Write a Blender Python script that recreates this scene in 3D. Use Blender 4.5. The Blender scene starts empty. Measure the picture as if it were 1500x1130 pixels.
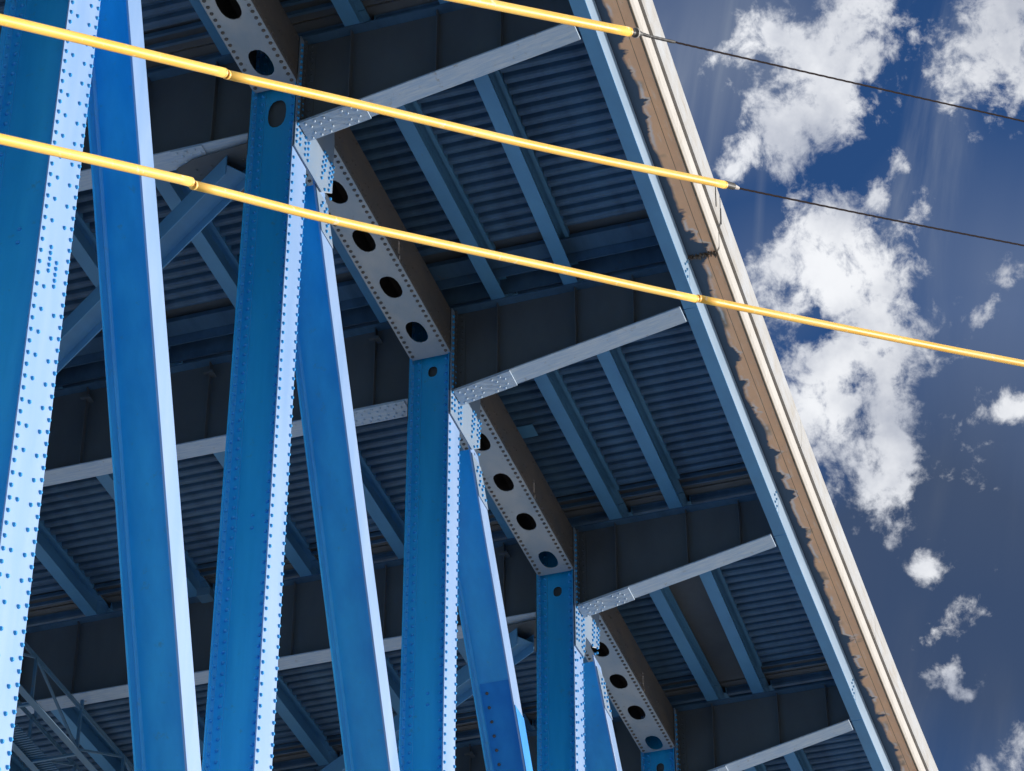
import bpy, bmesh, math, random
from mathutils import Vector, Matrix
random.seed(7)
S = bpy.context.scene
C = bpy.data.collections.new("scene"); S.collection.children.link(C)

# ------------------------------------------------------------------ camera
R = ((0.313123, -0.949713, 0.000347), (0.571215, 0.188039, -0.798971), (0.758728, 0.250374, 0.601369))
CAM = Vector((-24.7054, -14.2695, -31.6028))
F_PX = 4251.5
cd = bpy.data.cameras.new("camera"); cam = bpy.data.objects.new("camera", cd); C.objects.link(cam)
rt, dn, fw = [Vector(r) for r in R]
m = Matrix((rt, -dn, -fw)).transposed().to_4x4(); m.translation = CAM
cam.matrix_world = m
cd.sensor_width = 36; cd.lens = F_PX / 1500 * 36; cd.clip_end = 8000; cd.clip_start = 0.5
S.camera = cam

# ------------------------------------------------------------------ light
SUN = Vector((0.55, -0.83, 0.11)).normalized()          # direction towards the sun
sl = bpy.data.lights.new("sun", 'SUN'); so = bpy.data.objects.new("sun", sl); C.objects.link(so)
so.rotation_euler = (-SUN).to_track_quat('-Z', 'Y').to_euler()
sl.energy = 1.85; sl.angle = math.radians(0.5); sl.color = (1.0, 0.95, 0.88)
S.view_settings.view_transform = 'Standard'
try: S.view_settings.look = 'None'
except Exception: pass
S.view_settings.exposure = 1.6; S.view_settings.gamma = 1.0
S.view_settings.use_curve_mapping = False

W = bpy.data.worlds.new("World"); S.world = W; W.use_nodes = True
nt = W.node_tree; N = nt.nodes; Lk = nt.links; N.clear()
def mk(N, t, **k):
    n = N.new(t)
    for a, b in k.items(): setattr(n, a, b)
    return n
out = mk(N, 'ShaderNodeOutputWorld'); bg = mk(N, 'ShaderNodeBackground'); bg.inputs[1].default_value = 0.12
Lk.new(bg.outputs[0], out.inputs[0])
sky = mk(N, 'ShaderNodeTexSky', sky_type='NISHITA'); sky.sun_disc = False
sky.sun_elevation = math.asin(SUN.z); sky.sun_rotation = math.atan2(SUN.x, SUN.y)
sky.air_density = 1.0; sky.dust_density = 0.6; sky.ozone_density = 3.0; sky.altitude = 600
tc = mk(N, 'ShaderNodeTexCoord'); D = tc.outputs['Generated']
def wm(op, a, b=None, c=None, cl=False):
    n = mk(N, 'ShaderNodeMath', operation=op); n.use_clamp = cl
    for i, v in enumerate((a, b, c)):
        if v is None: continue
        if isinstance(v, (int, float)): n.inputs[i].default_value = v
        else: Lk.new(v, n.inputs[i])
    return n.outputs[0]
def wdot(v):
    n = mk(N, 'ShaderNodeVectorMath', operation='DOT_PRODUCT'); Lk.new(D, n.inputs[0]); n.inputs[1].default_value = tuple(v); return n.outputs['Value']
def wnoise(vec, scale, det, rough=0.5, dist=0.0):
    n = mk(N, 'ShaderNodeTexNoise'); Lk.new(vec, n.inputs['Vector']); n.inputs['Scale'].default_value = scale
    n.inputs['Detail'].default_value = det; n.inputs['Roughness'].default_value = rough; n.inputs['Distortion'].default_value = dist
    return n.outputs['Fac']
def wramp(v, a, b):
    n = mk(N, 'ShaderNodeMapRange', interpolation_type='SMOOTHSTEP'); Lk.new(v, n.inputs[0])
    n.inputs[1].default_value = a; n.inputs[2].default_value = b; return n.outputs[0]
def dirpx(x, y):
    return (rt * ((x - 750) / F_PX) + dn * ((y - 565) / F_PX) + fw).normalized()
# cumulus puffs: (image x, y, radius px)
PUFFS = [(1240,20,85),(1205,95,92),(1165,150,70),(1150,190,35),(1215,150,65),(1470,60,95),(1440,110,62),(1500,120,50),
         (1088,222,26),(1075,250,22),(1100,210,18),(1128,46,18),
         (1325,245,24),(1290,290,55),(1340,300,36),(1235,330,55),(1200,400,62),(1280,400,55),(1230,440,50),(1170,440,32),
         (1220,545,80),(1262,595,112),(1230,630,75),(1310,660,58),(1290,710,42),(1250,520,60),(1185,600,48),
         (1492,590,24),(1478,600,16),(1485,1100,42),(1440,1128,30)]
acc = None
for (x, y, r) in PUFFS:
    n = mk(N, 'ShaderNodeVectorMath', operation='DISTANCE'); Lk.new(D, n.inputs[0]); n.inputs[1].default_value = tuple(dirpx(x, y))
    v = wm('SUBTRACT', 1.0, wm('MULTIPLY', n.outputs['Value'], F_PX / r / 1.35))
    acc = v if acc is None else wm('SMOOTH_MAX', acc, v, 0.25)
for (x, y, r) in ((1315,770,46),(1350,835,44),(1402,902,50),(1362,935,34),(1392,990,40),(1420,1020,30),(1290,745,34),(1475,395,40),(1260,250,18),(1440,1000,30)):
    n = mk(N, 'ShaderNodeVectorMath', operation='DISTANCE'); Lk.new(D, n.inputs[0]); n.inputs[1].default_value = tuple(dirpx(x, y))
    v = wm('SUBTRACT', 0.50, wm('MULTIPLY', n.outputs['Value'], 0.9 * F_PX / r))
    acc = wm('SMOOTH_MAX', acc, v, 0.1)
acc = wm('MAXIMUM', acc, -0.75)
puffn = wnoise(D, 34, 10, 0.62, 0.25)
dens = wm('ADD', wm('ADD', acc, wm('MULTIPLY', wm('SUBTRACT', puffn, 0.5), 4.0)), wm('MULTIPLY', wm('SUBTRACT', wnoise(D, 120, 7, 0.65, 0.3), 0.5), 1.8))
near = wm('ADD', 0.0, wdot(fw))
gen = wm('SUBTRACT', wm('MULTIPLY', wnoise(D, 3.5, 8, 0.6), 6.0), 1.95)            # clouds over the unseen sky, made dense to add fill light
gen = wm('SUBTRACT', gen, wm('MULTIPLY', wramp(near, 0.90, 0.982), 5.0))
cum = wm('MAXIMUM', wramp(dens, 0.05, 0.85), wramp(gen, 0.0, 0.8))
# cirrus veils, drawn out along one direction
a1 = (dn * 0.985 - rt * 0.17).normalized(); a2 = (rt * 0.985 + dn * 0.17).normalized()
cv = mk(N, 'ShaderNodeCombineXYZ'); Lk.new(wm('MULTIPLY', wdot(a1), 0.16), cv.inputs[0]); Lk.new(wdot(a2), cv.inputs[1]); Lk.new(wm('MULTIPLY', near, 0.3), cv.inputs[2])
cir = wm('MULTIPLY', wramp(wnoise(cv.outputs[0], 26, 7, 0.55, 0.5), 0.42, 0.80), wramp(wnoise(D, 9, 3), 0.38, 0.62))
for (x, y, r, w) in ((1030, 60, 240, .65), (1120, 400, 130, .22), (1460, 400, 240, .42), (1440, 650, 220, .34), (1190, 820, 130, .2)):
    n = mk(N, 'ShaderNodeVectorMath', operation='DISTANCE'); Lk.new(D, n.inputs[0]); n.inputs[1].default_value = tuple(dirpx(x, y))
    veil = wm('MULTIPLY', wm('SUBTRACT', 1.0, wm('MULTIPLY', n.outputs['Value'], F_PX / r), cl=True), wm('MULTIPLY', wnoise(cv.outputs[0], 18, 5), 2 * w))
    cir = wm('ADD', cir, veil)
cir = wm('MULTIPLY', cir, 0.9, cl=True)
# one faint straight trail
n = mk(N, 'ShaderNodeVectorMath', operation='DOT_PRODUCT'); Lk.new(D, n.inputs[0])
n.inputs[1].default_value = tuple(dirpx(1131, 0).cross(dirpx(1106, 420)).normalized())
trail = wm('MULTIPLY', wm('SUBTRACT', 1.0, wm('MULTIPLY', wm('ABSOLUTE', n.outputs['Value']), F_PX / 9), cl=True), wramp(wnoise(D, 22, 3), 0.35, 0.7))
cir = wm('ADD', cir, wm('MULTIPLY', trail, 0.22), cl=True)
shade = wm('MULTIPLY', wramp(wnoise(D, 26, 6, 0.55), 0.30, 0.68), 1.0)
cc = mk(N, 'ShaderNodeMix', data_type='RGBA'); Lk.new(shade, cc.inputs[0])
cc.inputs['A'].default_value = (1.25, 1.35, 1.6, 1); cc.inputs['B'].default_value = (2.55, 2.6, 2.7, 1)
tint = mk(N, 'ShaderNodeMix', data_type='RGBA', blend_type='MULTIPLY'); tint.inputs[0].default_value = 1
Lk.new(sky.outputs[0], tint.inputs['A']); tint.inputs['B'].default_value = (0.13, 0.28, 0.46, 1)
m1 = mk(N, 'ShaderNodeMix', data_type='RGBA'); Lk.new(cir, m1.inputs[0]); Lk.new(tint.outputs['Result'], m1.inputs['A']); m1.inputs['B'].default_value = (0.85, 1.0, 1.28, 1)
greyv = wm('MULTIPLY', wramp(wnoise(D, 5, 4, 0.55), 0.42, 0.62), 0.22)
for (x, y, r, w) in ((1440, 880, 420, 1.0), (1180, 900, 200, .6)):
    n = mk(N, 'ShaderNodeVectorMath', operation='DISTANCE'); Lk.new(D, n.inputs[0]); n.inputs[1].default_value = tuple(dirpx(x, y))
    greyv = wm('ADD', greyv, wm('MULTIPLY', wm('SUBTRACT', 1.0, wm('MULTIPLY', n.outputs['Value'], F_PX / r), cl=True), wm('ADD', 0.55 * w, wm('MULTIPLY', wnoise(cv.outputs[0], 12, 6), 1.1 * w))))
m15 = mk(N, 'ShaderNodeMix', data_type='RGBA'); Lk.new(wm('MINIMUM', greyv, 0.85), m15.inputs[0]); Lk.new(m1.outputs['Result'], m15.inputs['A']); m15.inputs['B'].default_value = (0.13, 0.20, 0.37, 1)
fill_gain = wm('ADD', 0.95, wm('MULTIPLY', wramp(wdot(-SUN), -0.45, 0.55), 2.2))          # extra brightness for unseen clouds opposite the sun, added to fill the steel
cc2 = mk(N, 'ShaderNodeVectorMath', operation='SCALE'); Lk.new(cc.outputs['Result'], cc2.inputs[0]); Lk.new(fill_gain, cc2.inputs['Scale'])
m2 = mk(N, 'ShaderNodeMix', data_type='RGBA'); Lk.new(cum, m2.inputs[0]); Lk.new(m15.outputs['Result'], m2.inputs['A']); Lk.new(cc2.outputs[0], m2.inputs['B'])
Lk.new(m2.outputs['Result'], bg.inputs[0])

# ------------------------------------------------------------------ materials
def mat(name, c1, c2, rough=0.5, scale=3.0, stretch=(1, 1, 1), spots=None, spot_c=None, bump=0.1, spec=0.5, fine=None, lo=0.35, hi=0.65):
    M = bpy.data.materials.new(name); M.use_nodes = True; t = M.node_tree; N = t.nodes; L = t.links
    b = N['Principled BSDF']; b.inputs['Specular IOR Level'].default_value = spec
    co = N.new('ShaderNodeTexCoord'); mp = N.new('ShaderNodeMapping'); mp.inputs['Scale'].default_value = stretch
    L.new(co.outputs['Object'], mp.inputs[0])
    def noise(s, d=6, r=0.6, v=mp):
        n = N.new('ShaderNodeTexNoise'); n.inputs['Scale'].default_value = s; n.inputs['Detail'].default_value = d; n.inputs['Roughness'].default_value = r
        L.new(v.outputs[0] if v is mp else v, n.inputs['Vector']); return n.outputs['Fac']
    def rng(v, a, bb, c=0, d=1):
        n = N.new('ShaderNodeMapRange'); L.new(v, n.inputs[0]); n.inputs[1].default_value = a; n.inputs[2].default_value = bb; n.inputs[3].default_value = c; n.inputs[4].default_value = d; return n.outputs[0]
    def mix(f, a, bcol):
        n = N.new('ShaderNodeMix'); n.data_type = 'RGBA'; L.new(f, n.inputs[0])
        for s, v in (('A', a), ('B', bcol)):
            if isinstance(v, tuple): n.inputs[s].default_value = v + (1,)
            else: L.new(v, n.inputs[s])
        return n.outputs['Result']
    n1 = noise(scale)
    col = mix(rng(n1, lo, hi), c1, c2)
    if spots:
        n2 = noise(spots[0], 8, 0.7, co.outputs['Object'])
        col = mix(rng(n2, spots[1], spots[1] + spots[2]), col, spot_c)
    L.new(col, b.inputs['Base Color'])
    L.new(rng(n1, 0.3, 0.7, rough - 0.06, rough + 0.08), b.inputs['Roughness'])
    if bump:
        bp = N.new('ShaderNodeBump'); bp.inputs['Strength'].default_value = bump; bp.inputs['Distance'].default_value = 0.01
        L.new(noise(fine or 40, 4, 0.6, co.outputs['Object']), bp.inputs['Height']); L.new(bp.outputs[0], b.inputs['Normal'])
    return M
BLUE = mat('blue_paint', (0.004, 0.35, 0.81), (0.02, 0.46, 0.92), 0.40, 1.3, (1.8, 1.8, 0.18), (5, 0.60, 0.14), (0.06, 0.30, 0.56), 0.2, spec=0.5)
SUNLIT = mat('sunlit_blue_paint', (0.20, 0.37, 0.68), (0.26, 0.41, 0.70), 0.40, 1.1, (1.6, 1.6, 0.22), (6, 0.60, 0.2), (0.30, 0.42, 0.62), 0.15, spec=0.5)  # paler copy of the blue paint, sunlight put into the colour
RIV = mat('rivet_paint', (0.035, 0.34, 0.78), (0.05, 0.38, 0.84), 0.6, 6, spec=0.3, bump=0)
CHALK = mat('chalky_blue_paint', (0.15, 0.26, 0.42), (0.21, 0.29, 0.40), 0.5, 1.6, (1, 1, 0.3), (9, 0.6, 0.15), (0.28, 0.30, 0.33), 0.15, spec=0.5)
FASC = mat('pale_fascia_paint', (0.27, 0.43, 0.62), (0.33, 0.48, 0.66), 0.45, 0.7, (0.5, 1, 1), (9, 0.64, 0.12), (0.30, 0.36, 0.42), 0.12, spec=0.5)  # paler blue base on fascia web and top flange
PLATE_SHADE = mat('plate_and_shade_blue', (0.02, 0.24, 0.70), (0.03, 0.29, 0.76), 0.6, 4, (1, 1, 0.3), (14, 0.66, 0.1), (0.12, 0.4, 0.75), 0.1, spec=0.2)  # blue of the bolted plate, also for shade painted on the lower flange
DKBLUE = mat('dark_girder_paint', (0.08, 0.25, 0.46), (0.105, 0.31, 0.54), 0.5, 1.0, (0.6, 1, 1), (7, 0.66, 0.12), (0.16, 0.18, 0.20), 0.15)  # darker blue base for stringers, ledges and braces
WEBM = mat('dark_web_paint', (0.105, 0.125, 0.145), (0.08, 0.095, 0.115), 0.62, 0.8, (1, 1, 0.4), (4, 0.62, 0.2), (0.10, 0.10, 0.10), 0.15)  # dark grey-blue base on floor beam webs and small fittings
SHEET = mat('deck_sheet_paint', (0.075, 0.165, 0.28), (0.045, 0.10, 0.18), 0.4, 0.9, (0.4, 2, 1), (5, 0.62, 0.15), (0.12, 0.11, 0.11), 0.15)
FLG = mat('weathered_flange_paint', (0.32, 0.46, 0.64), (0.50, 0.59, 0.69), 0.55, 7.0, (4, 0.35, 1), (6, 0.60, 0.12), (0.27, 0.26, 0.26), 0.25)
PLATE = mat('chord_plate_paint', (0.29, 0.38, 0.48), (0.42, 0.47, 0.52), 0.5, 1.6, (0.6, 1, 1), (5, 0.63, 0.12), (0.19, 0.18, 0.18), 0.2)
RUST = mat('grimy_side_paint', (0.15, 0.13, 0.12), (0.105, 0.11, 0.118), 0.75, 1.8, (0.5, 1, 1), (12, 0.6, 0.1), (0.20, 0.17, 0.15), 0.3, spec=0.2)
BLACK = mat('black_rubber', (0.02, 0.02, 0.022), (0.035, 0.033, 0.033), 0.55, 6)
WIRE = mat('stranded_wire', (0.012, 0.008, 0.009), (0.03, 0.018, 0.018), 0.8, 14, (6, 6, 6), spec=0.1)
RUSTY = mat('rusty_joint_steel', (0.08, 0.06, 0.05), (0.16, 0.12, 0.09), 0.8, 3, (1, 2, 1), (10, 0.6, 0.06), (0.42, 0.40, 0.37), 0.4, spec=0.2)
ALU = mat('clamp_metal', (0.55, 0.50, 0.45), (0.65, 0.62, 0.6), 0.5, 8)
WALKM = mat('walkway_paint', (0.06, 0.17, 0.29), (0.10, 0.19, 0.28), 0.5, 2.0, (1, 1, 1), (9, 0.62, 0.1), (0.20, 0.17, 0.15), 0.15)
GROUND = mat('pale_river_bank', (0.25, 0.235, 0.21), (0.31, 0.29, 0.265), 0.9, 0.05, bump=0)
SLEEVE = mat('yellow_plastic', (0.96, 0.50, 0.05), (0.99, 0.60, 0.13), 0.46, 0.9, (1, 1, 1), (9, 0.60, 0.10), (0.95, 0.78, 0.55), 0.05)

def sheen(M, w, r=0.4, tintc=(1,1,1)):
    b = M.node_tree.nodes['Principled BSDF']; b.inputs['Sheen Weight'].default_value = w; b.inputs['Sheen Roughness'].default_value = r; b.inputs['Sheen Tint'].default_value = tintc + (1,)
for _m, _c in ((BLUE, 0.35), (SUNLIT, 0.5), (CHALK, 0.4), (FASC, 0.5)):
    _b = _m.node_tree.nodes['Principled BSDF']; _b.inputs['Coat Weight'].default_value = _c; _b.inputs['Coat Roughness'].default_value = 0.30; _b.inputs['Coat IOR'].default_value = 1.6; sheen(_m, 0.75, 0.3)
SLEEVE.node_tree.nodes['Principled BSDF'].inputs['Subsurface Weight'].default_value = 0.35
SLEEVE.node_tree.nodes['Principled BSDF'].inputs['Subsurface Radius'].default_value = (0.08, 0.05, 0.02)

def concrete(name, c1, c2, c3, streak):
    M = bpy.data.materials.new(name); M.use_nodes = True; t = M.node_tree; N = t.nodes; L = t.links; b = N['Principled BSDF']
    b.inputs['Roughness'].default_value = 0.9; b.inputs['Specular IOR Level'].default_value = 0.2
    co = N.new('ShaderNodeTexCoord')
    def noise(s, sc, d=8, r=0.65):
        mp = N.new('ShaderNodeMapping'); mp.inputs['Scale'].default_value = sc; L.new(co.outputs['Object'], mp.inputs[0])
        n = N.new('ShaderNodeTexNoise'); n.inputs['Scale'].default_value = s; n.inputs['Detail'].default_value = d; n.inputs['Roughness'].default_value = r
        L.new(mp.outputs[0], n.inputs['Vector']); return n.outputs['Fac']
    def rng(v, a, bb):
        n = N.new('ShaderNodeMapRange'); L.new(v, n.inputs[0]); n.inputs[1].default_value = a; n.inputs[2].default_value = bb; return n.outputs[0]
    def mix(f, a, bc):
        n = N.new('ShaderNodeMix'); n.data_type = 'RGBA'; L.new(f, n.inputs[0])
        for s, v in (('A', a), ('B', bc)):
            if isinstance(v, tuple): n.inputs[s].default_value = v + (1,)
            else: L.new(v, n.inputs[s])
        return n.outputs['Result']
    col = mix(rng(noise(1.5, (1, 1, 1)), 0.35, 0.65), c1, c2)
    col = mix(rng(noise(4, streak), 0.55, 0.75), col, c3)
    col = mix(rng(noise(24, (1, 1, 1), 3), 0.68, 0.74), col, tuple(0.5 * x for x in c1))
    L.new(col, b.inputs['Base Color'])
    bp = N.new('ShaderNodeBump'); bp.inputs['Strength'].default_value = 0.3; bp.inputs['Distance'].default_value = 0.02
    L.new(noise(14, (1, 1, 1)), bp.inputs['Height']); L.new(bp.outputs[0], b.inputs['Normal'])
    return M
PARA = concrete('parapet_concrete', (0.37, 0.36, 0.345), (0.41, 0.43, 0.46), (0.28, 0.235, 0.18), (0.25, 0.25, 3))
EDGE = concrete('slab_edge_concrete', (0.45, 0.43, 0.405), (0.50, 0.48, 0.455), (0.36, 0.32, 0.27), (3, 0.3, 0.3))
DARKC = concrete('stained_joint_concrete', (0.13, 0.10, 0.07), (0.20, 0.16, 0.12), (0.06, 0.05, 0.04), (2, 1, 1))
# overhang soffit: bare tan concrete with a ragged margin of sprayed dark blue paint along the girder
def soffit_mat():
    M = concrete('overhang_soffit_concrete', (0.84, 0.47, 0.27), (0.74, 0.42, 0.26), (0.82, 0.58, 0.42), (0.5, 3, 1))
    t = M.node_tree; N = t.nodes; L = t.links; b = N['Principled BSDF']
    src = b.inputs['Base Color'].links[0].from_socket
    uv = N.new('ShaderNodeUVMap'); uv.uv_map = 'UVMap'; sp = N.new('ShaderNodeSeparateXYZ'); L.new(uv.outputs[0], sp.inputs[0])
    def noise(s, d, sc=(1, 1, 1)):
        mp = N.new('ShaderNodeMapping'); mp.inputs['Scale'].default_value = sc; L.new(uv.outputs[0], mp.inputs[0])
        n = N.new('ShaderNodeTexNoise'); n.inputs['Scale'].default_value = s; n.inputs['Detail'].default_value = d; n.inputs['Roughness'].default_value = 0.55; L.new(mp.outputs[0], n.inputs['Vector']); return n.outputs['Fac']
    def mth(op, a, bb, cl=False):
        n = N.new('ShaderNodeMath'); n.operation = op; n.use_clamp = cl
        for i, v in enumerate((a, bb)):
            if isinstance(v, (int, float)): n.inputs[i].default_value = v
            else: L.new(v, n.inputs[i])
        return n.outputs[0]
    edge = mth('ADD', mth('ADD', mth('MULTIPLY', mth('SUBTRACT', noise(0.55, 3), 0.5), 0.42), mth('MULTIPLY', mth('MAXIMUM', mth('SUBTRACT', noise(1.25, 6, (1, 0.5, 1)), 0.53), 0.0), 1.5)), mth('ADD', 0.20, mth('MULTIPLY', mth('SUBTRACT', noise(7, 4), 0.5), 0.05)))
    d = mth('SUBTRACT', edge, sp.outputs[1])                 # >0 : painted
    def mix(f, a, bc):
        n = N.new('ShaderNodeMix'); n.data_type = 'RGBA'; L.new(f, n.inputs[0])
        for s, v in (('A', a), ('B', bc)):
            if isinstance(v, tuple): n.inputs[s].default_value = v + (1,)
            else: L.new(v, n.inputs[s])
        return n.outputs['Result']
    fringe = mth('MULTIPLY', mth('MULTIPLY', mth('SUBTRACT', 1.0, mth('MULTIPLY', mth('ABSOLUTE', mth('ADD', d, 0.02), 0), 22), True), mth('MULTIPLY', mth('SUBTRACT', noise(1.6, 4), 0.46), 9, True), True), 0.75)
    damp = mth('MULTIPLY', mth('MULTIPLY', mth('ADD', d, 0.12), 12, True), mth('MULTIPLY', mth('SUBTRACT', noise(1.1, 3, (1, 0.6, 1)), 0.56), 9, True), True)
    c = mix(damp, src, (0.20, 0.17, 0.14))
    c = mix(fringe, c, (0.66, 0.66, 0.68))
    c = mix(mth('MULTIPLY', d, mth('ADD', 7, mth('MULTIPLY', noise(0.8, 2), 26)), True), c, (0.055, 0.085, 0.13))
    L.new(c, b.inputs['Base Color']); return M
SOFF = soffit_mat()

# ------------------------------------------------------------------ mesh helpers   (X along the bridge, U outwards = -Y, Z up)
def P(X, U, Z): return Vector((X, -U, Z))
class MB:
    def __init__(s): s.v = []; s.f = []; s.mi = []
    def add(s, vs, fs, mi=0):
        o = len(s.v); s.v += [tuple(v) for v in vs]; s.f += [tuple(o + i for i in f) for f in fs]; s.mi += [mi] * len(fs)
    def hexa(s, a, mi=0):
        s.add(a, [(0,3,2,1),(4,5,6,7),(0,1,5,4),(1,2,6,5),(2,3,7,6),(3,0,4,7)], mi)
    def box(s, x0, x1, u0, u1, z0, z1, mi=0):
        s.hexa([P(x0,u0,z0),P(x1,u0,z0),P(x1,u1,z0),P(x0,u1,z0),P(x0,u0,z1),P(x1,u0,z1),P(x1,u1,z1),P(x0,u1,z1)], mi)
    def bar(s, A, B, w, h, up=Vector((0,0,1)), mi=0):           # rectangular bar, w sideways, h along up
        d = (B - A).normalized(); sd = d.cross(up).normalized(); u = sd.cross(d)
        q = [(-w/2,-h/2),(w/2,-h/2),(w/2,h/2),(-w/2,h/2)]
        s.hexa([A + sd*a + u*b for a, b in q] + [B + sd*a + u*b for a, b in q], mi)
    def prism(s, poly, off, mi=0):                                # polygon (list of Vector) extruded by off
        n = len(poly); s.add(poly + [p + off for p in poly], [tuple(range(n))[::-1], tuple(range(n, 2*n))] + [(i, (i+1) % n, n+(i+1) % n, n+i) for i in range(n)], mi)
    def sweep(s, prof, xs, fn, mi=0, closed=True, caps=True):     # prof pts (du,z) at stations X with base U=fn(X)
        n = len(prof); vs = [P(x, fn(x) + a, b) for x in xs for a, b in prof]; fs = []
        for i in range(len(xs) - 1):
            for j in range(n if closed else n - 1):
                k = (j + 1) % n; fs.append((i*n+j, i*n+k, (i+1)*n+k, (i+1)*n+j))
        if caps and closed: fs += [tuple(range(n))[::-1], tuple(range((len(xs)-1)*n, len(xs)*n))]
        s.add(vs, fs, mi)
    def rivet(s, c, nrm, r=0.029, h=0.034, mi=0, seg=8):
        nrm = nrm.normalized(); a = nrm.orthogonal().normalized(); b = nrm.cross(a)
        vs = []
        for rr, hh in ((r, -0.001), (r*0.97, h*0.45), (r*0.62, h*0.9)):
            for i in range(seg):
                t = 2*math.pi*i/seg; vs.append(c + (a*math.cos(t) + b*math.sin(t))*rr + nrm*hh)
        vs.append(c + nrm*h); fs = []
        for k in (0, 1):
            for i in range(seg): j = (i+1) % seg; fs.append((k*seg+i, k*seg+j, (k+1)*seg+j, (k+1)*seg+i))
        for i in range(seg): fs.append((2*seg+i, 2*seg+(i+1) % seg, 3*seg))
        s.add(vs, fs, mi)
    def tube(s, pts, rad, seg=12, mi=0, rads=None, cap=True):
        n = len(pts); vs = []; fs = []
        for i, p in enumerate(pts):
            d = (pts[min(i+1, n-1)] - pts[max(i-1, 0)]).normalized(); a = d.cross(Vector((0,0,1))).normalized(); b = d.cross(a)
            r = rads[i] if rads else rad
            for j in range(seg): t = 2*math.pi*j/seg; vs.append(p + (a*math.cos(t) + b*math.sin(t))*r)
        for i in range(n-1):
            for j in range(seg): k = (j+1) % seg; fs.append((i*seg+j, i*seg+k, (i+1)*seg+k, (i+1)*seg+j))
        if cap: fs += [tuple(range(seg))[::-1], tuple(range((n-1)*seg, n*seg))]
        s.add(vs, fs, mi)
    def build(s, name, mats, parent=None, smooth=False, bevel=0, label=None, stuff=False, recalc=True):
        me = bpy.data.meshes.new(name); me.from_pydata(s.v, [], s.f)
        for mm in (mats if isinstance(mats, (list, tuple)) else [mats]): me.materials.append(mm)
        for p, i in zip(me.polygons, s.mi): p.material_index = i
        if recalc:
            bm = bmesh.new(); bm.from_mesh(me); bmesh.ops.recalc_face_normals(bm, faces=bm.faces); bm.to_mesh(me); bm.free()
        if smooth: me.polygons.foreach_set('use_smooth', [True]*len(me.polygons))
        o = bpy.data.objects.new(name, me); C.objects.link(o)
        if parent: o.parent = parent
        if bevel:
            b = o.modifiers.new('bevel', 'BEVEL'); b.width = bevel; b.segments = 2; b.limit_method = 'ANGLE'
        if label: o['label'] = label
        if stuff: o['kind'] = 'stuff'
        return o
def thing(name, label, cat, loc=(0,0,0), group=None):
    o = bpy.data.objects.new(name, None); C.objects.link(o); o['label'] = label; o['category'] = cat
    if group: o['group'] = group
    return o

def plate_holes(mb, x0, x1, y0, y1, holes, hx, hy, th, fn, mi=0):
    """plate in a local (x,y) frame mapped by fn(x,y,t); holes: list of x centres at mid y; octagonal openings"""
    ym = (y0 + y1) / 2; cuts = [x0]
    hs = sorted(holes)
    for a, b in zip(hs, hs[1:]): cuts.append((a + b) / 2)
    cuts.append(x1)
    if not hs: cuts = [x0, x1]
    for i in range(len(cuts) - 1):
        a, b = cuts[i], cuts[i+1]
        if not hs: ring = None
        else:
            c = hs[i]
            if c - hx < a or c + hx > b: ring = None
            else:
                ring = []
                for q in range(16):
                    ang = math.pi + math.radians(22.5) * (q + .75); cs, sn = math.cos(ang), math.sin(ang)
                    ring.append((c + hx * math.copysign(abs(cs) ** .84, cs), ym + hy * math.copysign(abs(sn) ** .84, sn)))
        if ring is None:
            r = [(a,y0),(b,y0),(b,y1),(a,y1)]; mb.prism([fn(p[0], p[1], 0) for p in r], fn(0,0,th) - fn(0,0,0), mi); continue
        outr = [(a, ym-hy*.45), (a, y0), (b, y0), (b, ym-hy*.45), (b, ym+hy*.45), (b, y1), (a, y1), (a, ym+hy*.45)]
        vs = [fn(p[0], p[1], t) for t in (0, th) for p in outr] + [fn(p[0], p[1], t) for t in (0, th) for p in ring]
        fs = []
        for j in range(8):
            k = (j+1) % 8; a0, a1, a2 = 2*j, 2*j+1, (2*j+2) % 16
            fs += [(j, k, 16+a2, 16+a1, 16+a0), (8+j, 32+a0, 32+a1, 32+a2, 8+k), (16+a0, 16+a1, 32+a1, 32+a0), (16+a1, 16+a2, 32+a2, 32+a1), (j, 8+j, 8+k, k)]
        mb.add(vs, fs, mi)

L = 7.6
K0, K1 = -5, 7
def Ue(X):                                        # inner edge of the fascia bottom flange: the deck edge curves in plan
    t = [(-40, 6.7), (-8, 5.55), (0, 5.12), (6.97, 4.75), (13.69, 4.425), (21.7, 4.15), (32.7, 3.93), (46, 3.85)]
    for (a, p), (b, q) in zip(t, t[1:]):
        if X <= b or b == 46:
            s = (X - a) / (b - a); return p + (q - p) * s - 0.10*0
def UeS(X):
    return sum(Ue(X + d) for d in (-3, -1.5, 0, 1.5, 3)) / 5

bridge = thing('truss_bridge', 'blue riveted steel deck truss bridge with concrete parapet seen from underneath', 'bridge')
XA, XB = K0 * L, K1 * L
STX = [XA + i * 0.95 for i in range(int((XB - XA) / 0.95) + 1)]
if STX[-1] < XB: STX.append(XB)

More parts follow.
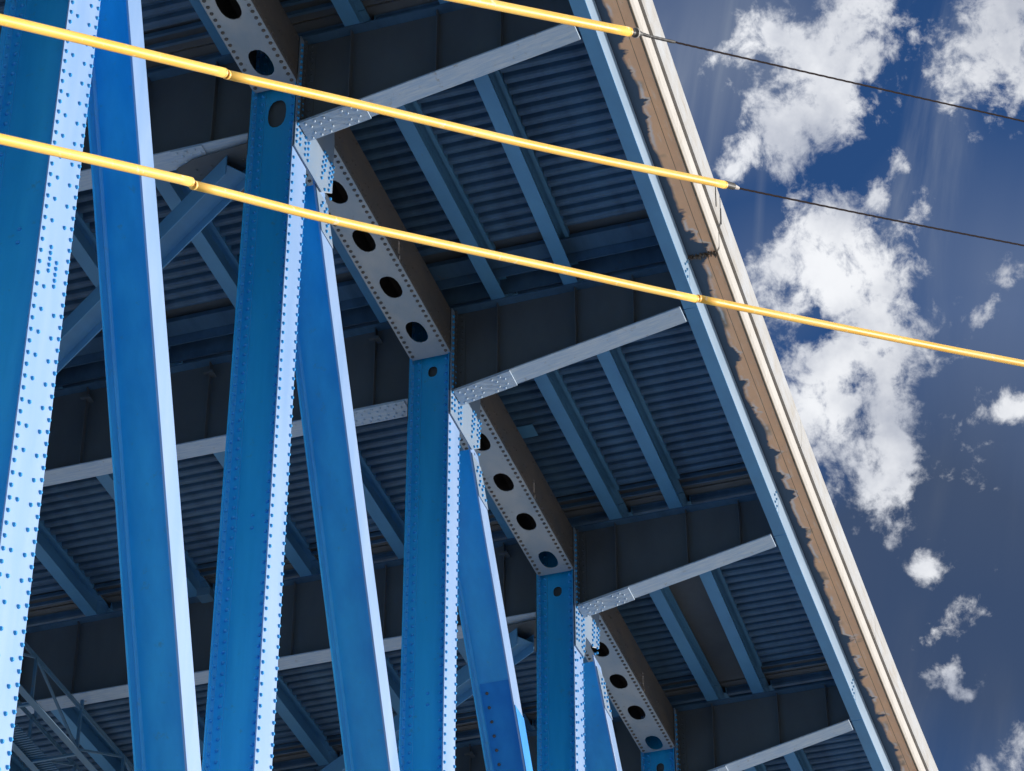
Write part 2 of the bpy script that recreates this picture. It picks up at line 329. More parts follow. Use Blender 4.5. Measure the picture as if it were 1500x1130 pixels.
# ------------------------------------------------------------------ deck slab, overhang, parapet (three pours, open joint before beam 2)
ZS = 2.0
def span(a, b):
    return [a] + [x for x in STX if a + 0.1 < x < b - 0.1] + [b]
JOINTS = [XA, 15.03, XB]
for i, (a, b) in enumerate(zip(JOINTS, JOINTS[1:])):
    xs = span(a + (0.03 if i else 0), b - 0.03)
    mb = MB(); mb.sweep([(-30, 2.58), (0.02, 2.58), (0.02, ZS + 0.004), (0.67, ZS + 0.004), (0.67, 2.95), (-30, 2.95)], xs, UeS, 0)
    sl_ = mb.build('deck_slab', EDGE, bridge)
    mb = MB(); xs2 = xs; vs = []; fs = []
    me = bpy.data.meshes.new('slab_soffit')
    cols = [0.13, 0.25, 0.37, 0.49, 0.60, 0.668]
    for x in xs2:
        for c in cols: vs.append(P(x, UeS(x) + c, ZS))
    n = len(cols)
    for q in range(len(xs2) - 1):
        for j in range(n - 1): fs.append((q*n+j, (q+1)*n+j, (q+1)*n+j+1, q*n+j+1))
    me.from_pydata(vs, [], fs); me.materials.append(SOFF)
    uvl = me.uv_layers.new(name='UVMap')
    for lp in me.loops:
        vi = lp.vertex_index; uvl.data[lp.index].uv = (xs2[vi // n], cols[vi % n] - 0.13)
    so_ = bpy.data.objects.new('soffit_skin', me); C.objects.link(so_); so_.parent = bridge; so_['label'] = 'tan concrete overhang underside with ragged dark blue paint margin'
    mb = MB(); mb.sweep([(0.665, ZS - 0.02), (0.70, ZS - 0.02), (0.70, ZS + 0.03), (0.665, ZS + 0.03)], xs, UeS)
    mb.build('drip_strip', DARKC, bridge)
    mb = MB(); mb.sweep([(0.492, ZS - 0.003), (0.499, ZS - 0.003), (0.499, ZS - 0.0005), (0.492, ZS - 0.0005)], xs, UeS); mb.build('form_seam', DARKC, bridge)
    mb = MB(); mb.sweep([(0.672, ZS + 0.033), (0.70, ZS + 0.033), (0.735, ZS + 0.10), (0.74, 2.45), (0.70, 2.47), (0.70, 2.52), (0.672, 2.52)], xs, UeS)
    mb.build('slab_edge', EDGE, bridge, label='bright sunlit band of smooth concrete along the slab edge')
    mb = MB(); mb.sweep([(0.50, 2.521), (0.70, 2.521), (0.70, 2.60), (0.50, 2.60)], xs, UeS)
    mb.build('stained_reveal', DARKC, bridge)
    # parapet panels, about 7.6 m long
    cuts = [xs[0]]
    k = math.ceil((xs[0] + 1) / 7.6)
    while k * 7.6 - 0.55 < xs[-1] - 1:
        cuts.append(k * 7.6 - 0.55) if k * 7.6 - 0.55 > xs[0] + 1 else None; k += 1
    cuts.append(xs[-1])
    for c0, c1 in zip(cuts, cuts[1:]):
        mb = MB(); mb.sweep([(0.50, 2.605), (0.765, 2.605), (0.785, 2.68), (0.80, 3.30), (0.77, 3.34), (0.45, 3.34)], span(c0 + 0.008, c1 - 0.008), UeS)
        pp = mb.build('parapet_panel', PARA, bridge)
# little crack lines and stay hooks on the parapet by the joint
for x0, z0, z1 in ((14.62, 2.72, 3.25), (15.02, 2.62, 3.0)):
    mb = MB(); u = UeS(x0) + 0.80; mb.bar(P(x0, u, z0), P(x0, u + 0.005, z1), 0.014, 0.014, Vector((1,0,0))); mb.build('hanging_wire', BLACK, bridge)
# expansion joint angles
mb = MB(); mb.box(14.17, 14.58, -24, UeS(14.2)-.1, 2.30, 2.33); mb.box(14.60, 14.62, -24, UeS(14.6) - .1, 2.1, 2.56); mb.box(15.08, 15.11, -24, UeS(15.1) + .12, 2.1, 2.56)
mb.build('expansion_joint', SHEET, bridge)
mb = MB(); mb.box(14.63, 15.05, -24, UeS(15)-.1, 2.50, 2.52); mb.build('joint_seal', RUSTY, bridge)
mb = MB()
for i in range(60):
    x = 15.0 + random.uniform(-.05, .05); uu = UeS(15) + .14 + i / 60 * .55
    mb.box(x, x + random.uniform(.03, .10), uu, uu + .012, ZS - random.uniform(.01, .05), ZS - 0.001)
mb.build('joint_debris', RUSTY, bridge, stuff=True)

# ------------------------------------------------------------------ fascia girder, one length per panel
for k in range(K0, K1):
    a, b = k * L + 0.0 + 0.012 - 0.05, (k + 1) * L - 0.012 - 0.05
    xs = span(a, b)
    mb = MB(); mb.sweep([(0.118, 0.956), (0.132, 0.956), (0.132, 1.963), (0.118, 1.963)], xs, UeS)
    g = mb.build('fascia_girder', FASC, bridge)
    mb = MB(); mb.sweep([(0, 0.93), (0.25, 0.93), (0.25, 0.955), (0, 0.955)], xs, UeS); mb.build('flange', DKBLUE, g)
    mb = MB(); mb.sweep([(0.02, 1.965), (0.15, 1.965), (0.15, 1.995), (0.02, 1.995)], xs, UeS); mb.build('flange', FASC, g)
    mb = MB()
    for row in range(5):
        for q in (0, 1):
            if row in (0, 4) and q == 0: continue
            for X, s in (((k + 1) * L - 0.35, 1), ):
                x = X + (q - .5) * 0.16; mb.rivet(P(x, UeS(x) + 0.133, 1.15 + row * 0.17), P(0, 1, 0), 0.028, 0.03, seg=6)
    mb.build('bolts', DKBLUE, g, stuff=True)

# ------------------------------------------------------------------ floor beams
def zb(u, Ut):                                       # underside of the floor beam along U
    return 0.0 if u <= 0.1 else 0.86 * (u - 0.1) / (Ut - 0.1)
for k in range(K0, K1 + 1):
    X = k * L; Ut = UeS(X) + (-0.03)
    def profile(u0, u1): return u0, u1
    mb = MB()
    mb.prism([P(X - .008, u, z) for u, z in ((0.05, 0.03), (Ut - 0.02, 0.89), (Ut - 0.02, 1.915), (0.05, 1.915))], Vector((0.016, 0, 0)))
    mb.box(X - .008, X + .008, -24, -0.80, 0.03, 1.915)
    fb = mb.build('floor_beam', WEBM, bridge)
    mb = MB(); mb.prism([P(X - .225, u, z) for u, z in ((0.06, 0.0), (Ut, 0.86), (Ut, 0.89), (0.06, 0.03))], Vector((0.45, 0, 0)))
    mb.build('flange', FLG, fb, bevel=0.004, label='pale streaky sloping bottom flange of the cantilever bracket')
    mb = MB(); mb.box(X - .225, X + .225, -24, -0.82, 0, 0.03); mb.build('flange', FLG, fb, bevel=0.004)
    mb = MB(); mb.box(X - .2, X + .2, -24, Ut, 1.917, 1.945); mb.build('flange', SHEET, fb)
    for u in (0.85, 2.35, 3.45, -1.55, -2.8, -4.15, -4.9, -6.2, -7.45, -8.7, -9.9, -11.2, -12.5):
        mb = MB(); z0 = zb(u, Ut) + 0.04; mb.box(X - 0.13, X - 0.009, u - .009, u + .009, z0, 1.915)
        st = mb.build('stiffener', WEBM, fb)
        if u in (-1.55, -4.9, -7.45, -9.9):
            mb = MB(); mb.box(X - 0.20, X - 0.131, u - .1, u + .1, 1.62, 1.66); mb.box(X - 0.20, X - 0.009, u + .011, u + .12, 1.60, 1.619); mb.build('seat_bracket', WEBM, st)
    sp_u = [(0.05, 1.13)]
    sp_u += [(-2.1, -0.9)] if k % 2 == 0 else [(-2.2, -1.65)]
    for u0, u1 in sp_u:
        mb = MB(); zz = lambda u: zb(u, Ut) - 0.002
        mb.prism([P(X - .23, u, z) for u, z in ((u0, zz(u0) - .024), (u1, zz(u1) - .024), (u1, zz(u1)), (u0, zz(u0)))], Vector((0.46, 0, 0)))
        spl = mb.build('splice_plate', FLG, fb, bevel=0.003)
        mb = MB(); nn = Vector((0, 0, -1)); n = int((u1 - u0) / 0.155)
        for i in range(n):
            for r_, xo in enumerate((-.17, -.075, .075, .17)):
                u = u0 + 0.09 + i * 0.155 + (0.07 if r_ in (1, 2) else 0)
                if u < u1 - .03 and not (i in (3,) and u1 > 0): mb.rivet(P(X + xo, u, zz(u) - .025), nn, 0.028, 0.024)
        mb.build('rivets', FLG, spl, stuff=True, smooth=True)

# ------------------------------------------------------------------ stringers and corrugated deck sheets
def sB(X):
    t = [(-40, 3.6), (-10, 3.0), (9.2, 2.52), (14.2, 2.32), (17.0, 2.24), (22.4, 2.18), (25, 2.09), (30.3, 1.95), (46, 1.9)]
    for (a, p), (b, q) in zip(t, t[1:]):
        if X <= b or b == 46: return p + (q - p) * (X - a) / (b - a)
SU = [lambda X: -18.1, lambda X: -15.7, lambda X: -13.3, lambda X: -10.85, lambda X: -8.45, lambda X: -5.9, lambda X: -3.7, lambda X: -1.3, lambda X: 0.90, sB]
for k in range(K0, K1):
    a, b = k * L, (k + 1) * L
    for f in SU:
        mb = MB(); xs = [a + 0.01, b - 0.01]
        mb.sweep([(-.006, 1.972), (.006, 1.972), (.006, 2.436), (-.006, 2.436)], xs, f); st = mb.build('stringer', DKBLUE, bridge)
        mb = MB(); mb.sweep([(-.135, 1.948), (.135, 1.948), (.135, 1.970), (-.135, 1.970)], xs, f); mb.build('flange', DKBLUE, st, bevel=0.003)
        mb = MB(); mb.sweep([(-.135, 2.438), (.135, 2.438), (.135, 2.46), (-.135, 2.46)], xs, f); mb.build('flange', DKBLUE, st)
    lines = [lambda X: -22.5] + SU + [lambda X: UeS(X)]
    for j in range(len(lines) - 1):
        lo, hi = lines[j], lines[j+1]; last = j == len(lines) - 2
        x0, x1 = a + 0.24, b - (0.62 if k != 1 else 1.0)
        if k == 3 and j == len(lines) - 3: x1 = a + 2.3
        mb = MB(); pitch = 0.28; prof = []
        x = x0
        while x < x1 - pitch:
            prof += [(x, 2.50), (x + .05, 2.505), (x + .07, 2.42), (x + .10, 2.385), (x + .15, 2.372), (x + .20, 2.385), (x + .225, 2.42), (x + .24, 2.50)]; x += pitch
        vs = []; fs = []
        for (xx, zz_) in prof:
            vs += [P(xx, lo(xx) + .215, zz_), P(xx, hi(xx) - (.14 if not last else -.01), zz_)]
        for i in range(len(prof) - 1): fs.append((2*i, 2*i+2, 2*i+3, 2*i+1))
        mb.add(vs, fs)
        # end closures of the ribs
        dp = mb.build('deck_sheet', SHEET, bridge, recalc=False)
        mb = MB(); hb = hi if not last else (lambda X: hi(X) + .15)
        mb.add([P(x0 - .2, lo(x0) + .12, 2.512), P(b, lo(b) + .12, 2.512), P(b, hb(b) - .12, 2.512), P(x0 - .2, hb(x0) - .12, 2.512)], [(0, 1, 2, 3)]); 
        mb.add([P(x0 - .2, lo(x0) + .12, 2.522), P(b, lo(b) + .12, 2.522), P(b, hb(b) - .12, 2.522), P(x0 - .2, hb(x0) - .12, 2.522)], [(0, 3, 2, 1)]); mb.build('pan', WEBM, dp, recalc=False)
        # ledge angle along the stringer on the near side
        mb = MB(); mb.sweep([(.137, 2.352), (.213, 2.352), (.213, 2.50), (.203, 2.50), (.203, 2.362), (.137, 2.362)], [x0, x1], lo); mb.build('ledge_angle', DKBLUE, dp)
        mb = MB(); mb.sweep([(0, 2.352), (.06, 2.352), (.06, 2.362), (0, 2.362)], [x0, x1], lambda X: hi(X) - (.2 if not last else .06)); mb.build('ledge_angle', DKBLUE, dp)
        # end channels
        for q in range(2):
            xe = x1 + .02 + q * .26; ue = hi(xe) - .16
            mb = MB(); mb.box(xe, xe + .04, lo(xe) + .16, ue, 2.36, 2.44); mb.box(xe + .04, xe + .12, lo(xe) + .16, ue, 2.425, 2.44)
            mb.build('end_channel', SHEET, dp)
mb = MB(); mb.box(19.45, 19.85, -.22, .12, 2.33, 2.345); mb.build('patch_plate', DKBLUE, bridge, bevel=0.003)
mb = MB(); mb.prism([P(25.2, 1.35, 2.3), P(26.0, 1.35, 2.3), P(26.0, 1.75, 2.3), P(25.2, 1.75, 2.3)], Vector((0, 0, .02))); 
# ------------------------------------------------------------------ top chords (near and far truss)
HOLES = {1: (2.51, 1.363), 2: (2.57, 1.43), 3: (2.87, 1.38)}
def chord(off, detail):
    for k in range(K0, K1):
        a, b = k * L + 0.32, (k + 1) * L - 0.22
        mb = MB(); mb.box(a - .5, b + .5, off - .018, off - .001, .892, 1.85); mb.box(a - .5, b + .5, off - .779, off - .762, .892, 1.85); mb.box(a, b, off - .761, off - .019, 1.82, 1.84)
        ch = mb.build('top_chord', RUST if detail else WEBM, bridge, label='brownish riveted side plates of the box chord' if detail else None)
        s, p = HOLES.get(k, (2.6, 1.38)); hs = [k * L + s + i * p for i in range(-1, 4)]
        mb = MB(); plate_holes(mb, a, b, off - .775, off - .004, hs, .32, .175, -.015, lambda x, y, t: P(x, y, .888 + t))
        cp = mb.build('cover_plate', PLATE, ch)
        mb = MB(); mb.box(a, b, off - .001, off + .014, .895, 1.0); mb.build('edge_angle', RUST, ch)
        if detail:
            mb = MB(); x = a + .1; i = 0
            while x < b - .05:
                for u in (-.71, -.07) : mb.rivet(P(x, off + u, .8725), P(0, 0, -1), 0.033, 0.03)
                if min(abs(x - h) for h in hs) > .38 and i % 2: 
                    pass
                x += 0.152; i += 1
            mb.build('rivets', RUST, cp, stuff=True)
            mb = MB(); x = a + .1; i = 0
            while x < b - .05:
                mb.rivet(P(x, off + .015, .95), P(0, 1, 0), .022, .018, seg=6)
                for z in (1.25, 1.72):
                    if i % 4 in (0, 1): mb.rivet(P(x, off, z + (.04 if i % 4 else 0)), P(0, 1, 0), .022, .018, seg=6)
                x += 0.152; i += 1
            mb.build('rivets', RUST, ch, stuff=True, smooth=True)
chord(0.0, True); chord(-21.5, False)

# ------------------------------------------------------------------ posts
ZBOT = {-5: -17.0, -4: -20.5, -3: -25.5, -2: -28.5, -1: -28.5, 0: -23.3, 1: -18.65, 2: -14.0, 3: -10.3, 4: -7.64, 5: -6.2, 6: -5.6, 7: -5.4}
def post(k, off, detail):
    X = k * L; wide = (k == 0)
    hw = 0.41 if wide else 0.30; d = 0.98 if wide else 0.79; xc = X + (0.198 if wide else 0)
    zt = 1.84; z0 = ZBOT[k]; wx = 0.11 if not wide else 0.16
    mb = MB()
    hz = {1: [0.42], 2: [0.62]}.get(k, [0.5])
    plate_holes(mb, z0, zt, off - d + .021, off - .021, hz, .30 if k == 1 else .12, .16 if k == 1 else .09, .016, lambda x, y, t: P(xc - wx + t, y, x))
    mb.box(xc + wx - .016, xc + wx, off - d + .021, off - .021, z0, zt)
    po = mb.build('truss_post', BLUE, bridge, label='widest post at the left edge with four rivet rows' if wide and detail else None)
    for u0, u1 in ((off - .02, off), (off - d, off - d + .02)):
        mb = MB(); mb.box(xc - hw, xc + hw, u0, u1, z0, (-.02 if off == 0 and u1 == off else zt)); mb.build('flange', SUNLIT if u1 == off else BLUE, po, bevel=0.004)
    for u0 in (off - d + .021, off - .021 - .16):
        mb = MB(); mb.box(xc - wx - .016, xc - wx - .001, u0, u0 + .16, z0, zt)
        uf = off - d + .021 if u0 < off - d/2 else off - .036
        mb.box(xc - wx - .16, xc - wx - .016, uf, uf + .015, z0, zt); mb.build('corner_angle', BLUE, po)
    if detail: mb = MB(); mb.box(xc - .03, xc - .02, off - d + .03, off - .03, -1, zt - .02); mb.build('hole_shade_plate', WEBM, po)  # dark plate added to paint shade behind the web opening
    if not detail: return
    rv = MB(); zlo = max(z0 + .3, -17.5)
    z = zt - .1; i = 0
    while z > zlo:
        if z < -.62:
            if wide:
                for x in (-.35, .35): rv.rivet(P(xc + x, off, z), P(0, 1, 0))
                if -9.05 < z < -8.15: pass
                elif i % 2: rv.rivet(P(xc - .17, off, z + .09), P(0, 1, 0))
                else: rv.rivet(P(xc + .16, off, z + .05), P(0, 1, 0))
            else:
                for x in (-.245, .245): rv.rivet(P(xc + x, off, z), P(0, 1, 0))
                if k == 3 and z > -3.2: rv.rivet(P(xc + (-.12 if i % 2 else .1), off, z + .07), P(0, 1, 0))
        nx = P(-1, 0, 0)
        rv.rivet(P(xc - wx - .017, off - d + .13, z), nx); rv.rivet(P(xc - wx - .017, off - .13, z), nx)
        rv.rivet(P(xc - wx - .11, off - d + .037, z + .09), P(0, 1, 0))
        z -= .178; i += 1
    for zc in {0: [-8.2], 1: [-7.75], 2: [-6.45], 3: [-5.5]}.get(k, []):
        for du in (-.62, -.36):
            for dz in (0, .22): rv.rivet(P(xc - wx, off + du * d / .79, zc + dz), P(-1, 0, 0))
    if wide:
        for q in range(5):
            rv.rivet(P(xc - .11, off, -8.35 - q * .095), P(0, 1, 0)); rv.rivet(P(xc + .07, off, -8.47 - q * .095), P(0, 1, 0))
    rv.build('rivets', RIV, po, stuff=True)
for k in range(K0, K1 + 1): post(k, 0.0, k <= 4)

# ------------------------------------------------------------------ diagonals
DG = {-5: (.6, 2.9), -4: (.6, 3.5), -3: (.5, 3.9), -2: (.5, 3.9), -1: (0.45, 3.3), 0: (1.359 - 2/2.6683, 2.6683), 1: (1.729 - 2/2.0445, 2.0445), 2: (2.218 - 2/1.5412, 1.5412), 3: (2.791 - 2/1.1729, 1.1729), 4: (1.1, .95), 5: (1.1, .82), 6: (1.1, .8)}
def diag(k, off):
    x0, s = DG[k]; bw, dg = 0.512, 0.744
    za = -.35 if off == 0 else .8; zz = ZBOT[k+1] + .1
    cx = lambda z: k * L + x0 - z / s
    def slab(mb, dx0, dx1, u0, u1, z0=za, z1=zz):
        mb.prism([P(cx(z0) + dx0, u0, z0), P(cx(z0) + dx1, u0, z0), P(cx(z0) + dx1, u1, z0), P(cx(z0) + dx0, u1, z0)], P(cx(z1), 0, z1) - P(cx(z0), 0, z0))
    mb = MB(); slab(mb, -.010, .010, off - dg, off - .05); dgm = mb.build('truss_diagonal', BLUE, bridge)
    for u0, u1 in ((off - .055, off - .022), (off - .02 - dg, off + .012 - dg)):
        mb = MB(); slab(mb, -bw/2, bw/2, u0, u1); mb.build('flange', SUNLIT if u1 > off - .1 else BLUE, dgm, bevel=0.005)
    # fillets where web meets flange
    mb = MB()
    for u0, sg in ((off + .012 - dg, 1), (off - .055, -1)):
        for sd in (-1, 1):
            pr = [(sd*.011, 0), (sd*.045, 0), (sd*.022, sg*.022), (sd*.011, sg*.04)]
            A = [P(cx(za) + a, u0 + b, za) for a, b in pr]; mb.prism(A, P(cx(zz), 0, zz) - P(cx(za), 0, za))
    mb.build('fillet', BLUE, dgm)
    if off == 0 and 0 < k < 4:                              # bolted plate and painted shade strap below the gusset
        mb = MB(); slab(mb, -.256, .256, off - .020, off - .003, -.53, -1.2); stp = mb.build('strap_plate', CHALK, dgm, bevel=0.003)
        rv = MB(); z = -.66; i = 0
        while z > -1.14:
            for dx in ((-.14, .02) if i % 2 else (-.03, .14)): rv.rivet(P(cx(z) + dx, off - .002, z), P(0, 1, 0))
            z -= .11; i += 1
        rv.build('rivets', RIV, stp, stuff=True)
    if k == 2 and off == 0:
        mb = MB(); z0 = -3.95; nrm = P(-1, 0, -1 / s).normalized()
        mb.prism([P(cx(z0) - .024, off - dg + .08, z0), P(cx(z0) - .024, off - .10, z0), P(cx(z0) - .011, off - .10, z0), P(cx(z0) - .011, off - dg + .08, z0)], P(cx(zz), 0, zz) - P(cx(z0), 0, z0))
        wpl = mb.build('doubler_plate', PLATE_SHADE, dgm, label='bolted plate on the web of the diagonal')
        rv = MB(); z = z0 - .16; i = 0
        while z > zz:
            for j, u in enumerate((.15, .27, .39, .51)): 
                rv.rivet(P(cx(z - .05*j) - .025, off - dg + .04 + u, z + .06*(j % 2)), P(-1, 0, -.1), .032, .034, seg=7)
            z -= .22; i += 1
        rv.build('bolts', RUST, wpl, stuff=True, smooth=True)
        mb = MB(); slab(mb, -.256, .256, off - .020, off - .008, -4.45, zz); mb.build('flange_shade_strap', PLATE_SHADE, dgm, label='saturated blue strip with painted-in shade on the lower flange')  # strip with the cast shade put into its colour
for k in range(K0, K1): diag(k, 0.0)

# ------------------------------------------------------------------ gusset plates on the outer face at each node
for k in range(K0, K1 + 1):
    X = k * L; sx = .3 if k != 0 else .5
    for side in (0, 1):
        mb = MB(); uu = 0.0 if side == 0 else -.815
        poly = [(-sx, -.55), (.90, -.55), (1.34, -.22), (1.34, .88), (1.2, 1.86), (-sx, 1.86)]
        if k == 3: poly = [(-sx, -.98), (.27, -.92), (.42, -.36), (.92, -.30), (1.36, -.08), (1.40, .88), (1.3, 1.86), (-sx, 1.86)]
        mb.prism([P(X + a, uu + .015, z) for a, z in poly], P(0, .02, 0))
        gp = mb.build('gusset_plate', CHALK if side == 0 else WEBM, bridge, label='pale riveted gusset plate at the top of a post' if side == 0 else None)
        if side: continue
        rv = MB(); ny = P(0, 1, 0); u = .035
        z = 1.7
        while z > (-.5 if k != 3 else -.9):
            for dx in (-.245, .245): rv.rivet(P(X + dx, u, z), ny)
            if z < .6: rv.rivet(P(X - .1, u, z + .05), ny); rv.rivet(P(X + .12, u, z + .02), ny)
            z -= .125
        for r in range(7):
            z = -.42 + r * .125; c = .80 + .02 * r
            for dx in ((.05, .15, .35, .45) if r > 2 else (.08, .40) if r else (.25, .5)):
                if not (k == 3 and dx > .4 and r < 1): rv.rivet(P(X + c + dx - .05, u, z), ny)
        for z in (1.0, 1.15, 1.6, 1.75):
            for dx in (.5, .65, .8, .95, 1.1): rv.rivet(P(X + dx, u, z), ny, .022, .018, seg=6)
        rv.build('rivets', RIV, gp, stuff=True)

# vertical connection angles of the bracket web against the gusset
for k in range(K0, K1 + 1):
    X = k * L; mb = MB(); mb.box(X - .16, X - .009, .036, .052, .05, 1.90); mb.box(X - .024, X - .009, .052, .20, .05, 1.90)
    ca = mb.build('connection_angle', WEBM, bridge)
    rv = MB(); z = .15
    while z < 1.85: rv.rivet(P(X - .025, .13, z), P(-1, 0, 0), .022, .018, seg=6); rv.rivet(P(X - .11, .053, z + .06), P(0, 1, 0), .022, .018, seg=6); z += .13
    rv.build('rivets', WEBM, ca, stuff=True, smooth=True)

# ------------------------------------------------------------------ bottom chords and far truss
for off in (0.0, -21.5):
    for k in range(K0, K1):
        A = P(k * L, off - .4, ZBOT[k]); B = P((k+1) * L, off - .4, ZBOT[k+1]); mb = MB(); mb.bar(A, B, .76, .8, Vector((0,0,1))); mb.build('bottom_chord', BLUE, bridge)
for k in range(K0, K1 + 1): post(k, -21.5, False)
for k in range(K0, K1): diag(k, -21.5)

# ------------------------------------------------------------------ lateral braces under the floor beams
def brace(X0, U0, X1, U1):
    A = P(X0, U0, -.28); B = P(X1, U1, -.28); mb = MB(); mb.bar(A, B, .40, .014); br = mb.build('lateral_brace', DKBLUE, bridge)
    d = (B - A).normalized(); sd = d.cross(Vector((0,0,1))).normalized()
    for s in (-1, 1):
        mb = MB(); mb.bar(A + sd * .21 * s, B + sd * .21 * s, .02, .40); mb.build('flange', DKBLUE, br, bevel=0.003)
for k in (-3, -1, 1, 3, 5):
    X = k * L
    if X + L <= XB: brace(X + .25, -1.2, X + L - .3, -11.1)
    mb = MB(); mb.prism([P(X + a, u, -.075) for a, u in ((-.1, -.8), (.0, -1.9), (.15, -2.25), (.95, -2.2), (1.1, -1.75), (1.0, -.8))], Vector((0, 0, .02)))
    gp = mb.build('brace_gusset', WEBM, bridge)
    rv = MB()
    for i in range(5):
        for j in range(4): rv.rivet(P(X + .25 + i * .15, -1.1 - j * .28, -.077), P(0, 0, -1), .024, .02, seg=6)
    rv.build('rivets', WEBM, gp, stuff=True, smooth=True)
    if X + L <= XB:
        mb = MB(); mb.prism([P(X + L + a, u, -.04) for a, u in ((-1.4, -10.9), (-.3, -10.2), (-.2, -12.0), (-1.3, -12.0))], Vector((0, 0, .02))); mb.build('brace_gusset', FLG, bridge)
# drain pipe clamped behind the third beam
mb = MB(); mb.tube([P(22.2, -8.0, 1.9), P(22.2, -8.0, -.3)], .09, 14); mb.build('drain_pipe', WALKM, bridge, smooth=False)
mb = MB(); mb.box(22.05, 22.35, -8.15, -7.85, 1.55, 1.75); mb.build('pipe_clamp', WALKM, bridge, bevel=0.01)

# ------------------------------------------------------------------ inspection walkway hung under the middle of the bridge
walk = thing('inspection_walkway', 'slim lattice-sided inspection walkway hanging under the floor beams at bottom left', 'walkway')
zf = -1.3; zr = -.25
WX = [XA + i * 2.15 + (20.6 - XA) % 2.15 for i in range(int((XB - XA) / 2.15))]
for U in (-10.95, -12.1):
    mb = MB(); mb.bar(P(WX[0], U, zf), P(WX[-1], U, zf), .05, .16); mb.bar(P(WX[0], U + .07, zf - .08), P(WX[-1], U + .07, zf - .08), .14, .012); mb.build('edge_beam', WALKM, walk, bevel=.003)
    mb = MB(); mb.bar(P(WX[0], U, zr), P(WX[-1], U, zr), .055, .055); mb.bar(P(WX[0], U, zr - .055), P(WX[-1], U, zr - .055), .012, .06); mb.build('handrail', WALKM, walk)
    for i, x in enumerate(WX):
        mb = MB(); mb.bar(P(x, U, zf), P(x, U, zr), .06, .05, Vector((1,0,0))); mb.build('rail_post', WALKM, walk)
        if i < len(WX) - 1:
            A, B = (zr - .03, zf + .08) if i % 2 else (zf + .08, zr - .03)
            mb = MB(); mb.bar(P(x + .05, U, A), P(WX[i+1] - .05, U, B), .05, .045); mb.build('brace_bar', WALKM, walk)
for i, x in enumerate(WX):
    mb = MB(); mb.bar(P(x, -12.1, zf - .06), P(x, -10.95, zf - .06), .06, .05); mb.build('cross_bar', WALKM, walk)
    if i % 3 == 1:
        for U in (-10.99, -12.06): mb = MB(); mb.bar(P(x + .1, U, zr), P(x + .1, U, .0), .07, .05, Vector((1,0,0))); mb.build('hanger', WALKM, walk)
mb = MB(); n = 0; x = WX[0]
while x < WX[-1]: mb.box(x, x + .03, -12.05, -11.62, zf - .02, zf + .01); x += .09
mb.build('grating', WALKM, walk, stuff=True)

# ------------------------------------------------------------------ overhead lines with yellow plastic guards, near the camera
def pt(x, y, z): return CAM + (rt * ((x - 750) / F_PX) + dn * ((y - 565) / F_PX) + fw) * z
def curve(p, t):                                             # Catmull-Rom through 3-D points
    n = len(p) - 1; i = min(int(t), n - 1); f = t - i
    a, b, c, d = p[max(i-1, 0)], p[i], p[i+1], p[min(i+2, n)]
    return 0.5 * ((2*b) + (c - a)*f + (2*a - 5*b + 4*c - d)*f*f + (3*b - a - 3*c + d)*f**3)
def line(points, name_lab, segs, wires, depth):
    d0, d1 = depth
    dz = lambda x: d0 + (d1 - d0) * x / 1500
    p3 = [pt(x, y, dz(x)) for x, y in points]; xs = [x for x, y in points]
    def at(x):
        for i in range(len(xs) - 1):
            if x <= xs[i+1] or i == len(xs) - 2: return curve(p3, i + (x - xs[i]) / (xs[i+1] - xs[i]))
    t = thing('overhead_line', name_lab, 'cable', group='lines with yellow guards crossing in front of the bridge')
    for j, (a, b, dy, r) in enumerate(segs):
        pts = [at(a + (b - a) * i / 24) + dn * dy for i in range(25)]
        mb = MB(); mb.tube(pts, r, 20); sg = mb.build('guard_sleeve', SLEEVE, t, smooth=True)
        # overlapping lip of the split sleeve
        mb = MB(); mb.tube([p + (-dn * 0.86 - fw * .42) * r for p in pts], r * .16, 6); mb.build('sleeve_lip', SLEEVE, sg, smooth=True)
        for q, e in ((0, 1), (-1, -2)):
            mb = MB(); c = pts[q]; dd = (pts[e] - pts[q]).normalized(); mb.tube([c, c + dd * .02], r * 1.03, 20)
            mb.build('end_collar', SLEEVE, sg, smooth=False)
    for a, b in wires:
        n = int(abs(b - a) / 2.5); base = [at(a + (b - a) * i / n) for i in range(n + 1)]
        for s_ in range(3):
            mb = MB(); pts = []
            for i, p in enumerate(base):
                th = i * .42 + s_ * 2.094; pts.append(p + (dn * math.cos(th) + fw * math.sin(th)) * .0052)
            mb.tube(pts, .0052, 6); mb.build('wire_strand', WIRE, t, smooth=True)
    return t, at
t1, at1 = line([(-200, -14), (0, 29), (328, 107), (500, 146), (800, 216), (1062, 270), (1082, 276), (1300, 321), (1500, 360), (1700, 399)],
     'middle yellow guarded line ending at the deck edge in bare twisted wire', [(-200, 328, 0, .037), (330, 1062, .008, .036)], [(1058, 1700)], (19.0, 30.5))
mb = MB(); mb.tube([at1(1061), at1(1071)], .034, 16); mb.build('rubber_boot', BLACK, t1, bevel=.004)
mb = MB(); mb.tube([at1(1071), at1(1082)], .02, 10, rads=[.026, .015]); mb.build('wire_clamp', ALU, t1)
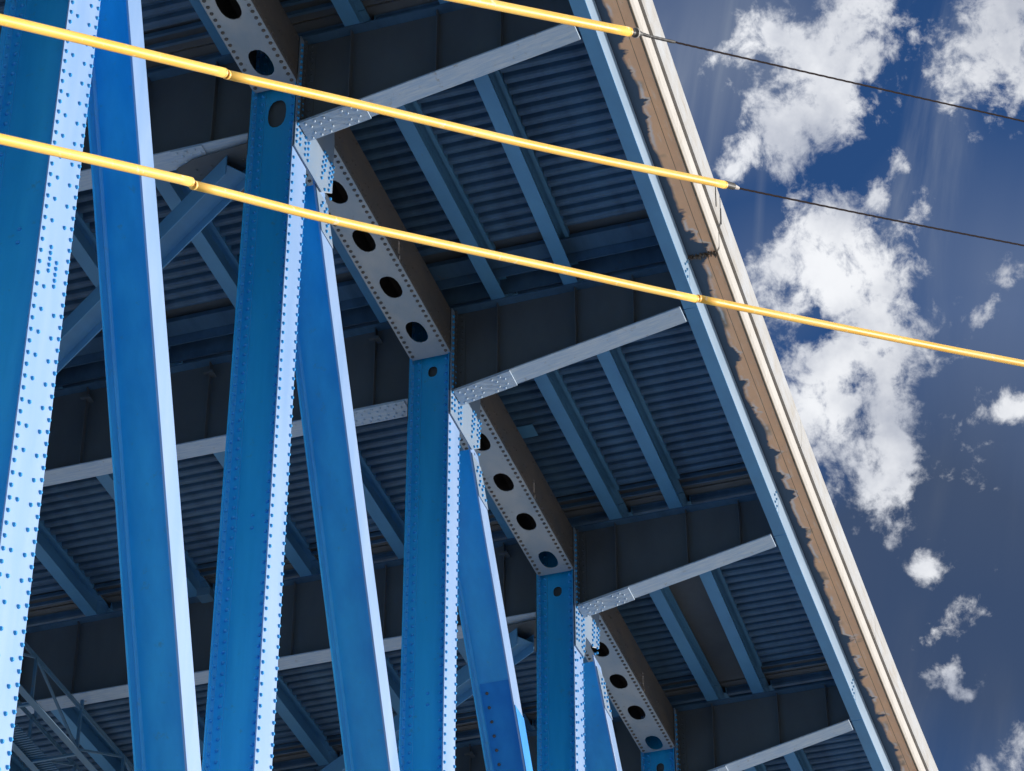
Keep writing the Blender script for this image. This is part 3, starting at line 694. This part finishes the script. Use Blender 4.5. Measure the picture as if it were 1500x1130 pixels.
t2, at2 = line([(-200, 163), (0, 206), (280, 269), (500, 324), (800, 389), (1020, 437), (1350, 504), (1500, 533), (1700, 572)],
     'lowest line yellow guarded across the whole width', [(-200, 279, -.01, .036), (282, 1020, .008, .035), (1022, 1700, 0, .036)], [], (19.0, 30.5))
t0, at0 = line([(400, -58), (690, 1), (900, 43), (940, 50), (988, 62), (1300, 133), (1500, 178), (1700, 224)],
     'top yellow guarded line ending in black boot and twisted wire', [(400, 911, 0, .042)], [(935, 1700)], (19.0, 30.5))
mb = MB(); mb.tube([at0(909), at0(917), at0(922), at0(930), at0(940)], .03, 16, rads=[.03, .035, .045, .036, .018]); mb.build('rubber_boot', BLACK, t0)
mb = MB(); mb.tube([at0(925), at0(928)], .047, 16); mb.build('clamp_ring', ALU, t0)
mb = MB(); n = 30
mb.tube([at0(940 + 48 * i / n) for i in range(n + 1)], .013, 8, rads=[.014 + .002 * (i % 2) for i in range(n + 1)]); mb.build('armour_rod', BLACK, t0)

# ------------------------------------------------------------------ ground
mb = MB(); G = 3000; mb.add([(-G, -G, -33.3), (G, -G, -33.3), (G, G, -33.3), (-G, G, -33.3)], [(0, 1, 2, 3)])
g = mb.build('ground', GROUND); g['kind'] = 'structure'

# unseen hill added behind the viewer to block low horizon light on the steel
mb = MB(); nx, ny = 26, 60; vs = []
for i in range(nx + 1):
    for j in range(ny + 1):
        t = i / nx; x = -75 - t * 190; y = -330 + j * 14
        h = 74 * math.sin(min(1.0, t * 1.5) * math.pi / 2) ** 1.3 * (1 - max(0, (-y - 170) / 180)) if y < -170 else 74 * math.sin(min(1.0, t * 1.5) * math.pi / 2) ** 1.3
        h = max(h, 0) * (0.92 + .16 * math.sin(y * .031 + 1.3) * math.cos(y * .013)) + random.uniform(-1.5, 1.5) * min(1, t * 4)
        vs.append((x, y, -33.6 + h))
mb.add(vs, [(i*(ny+1)+j, (i+1)*(ny+1)+j, (i+1)*(ny+1)+j+1, i*(ny+1)+j+1) for i in range(nx) for j in range(ny)])
hl = mb.build('horizon_block_hill', mat('block_hill_green', (0.03, 0.05, 0.02), (0.06, 0.08, 0.035), 0.95, 0.2, bump=0, spec=0.1), recalc=False); hl['kind'] = 'structure'
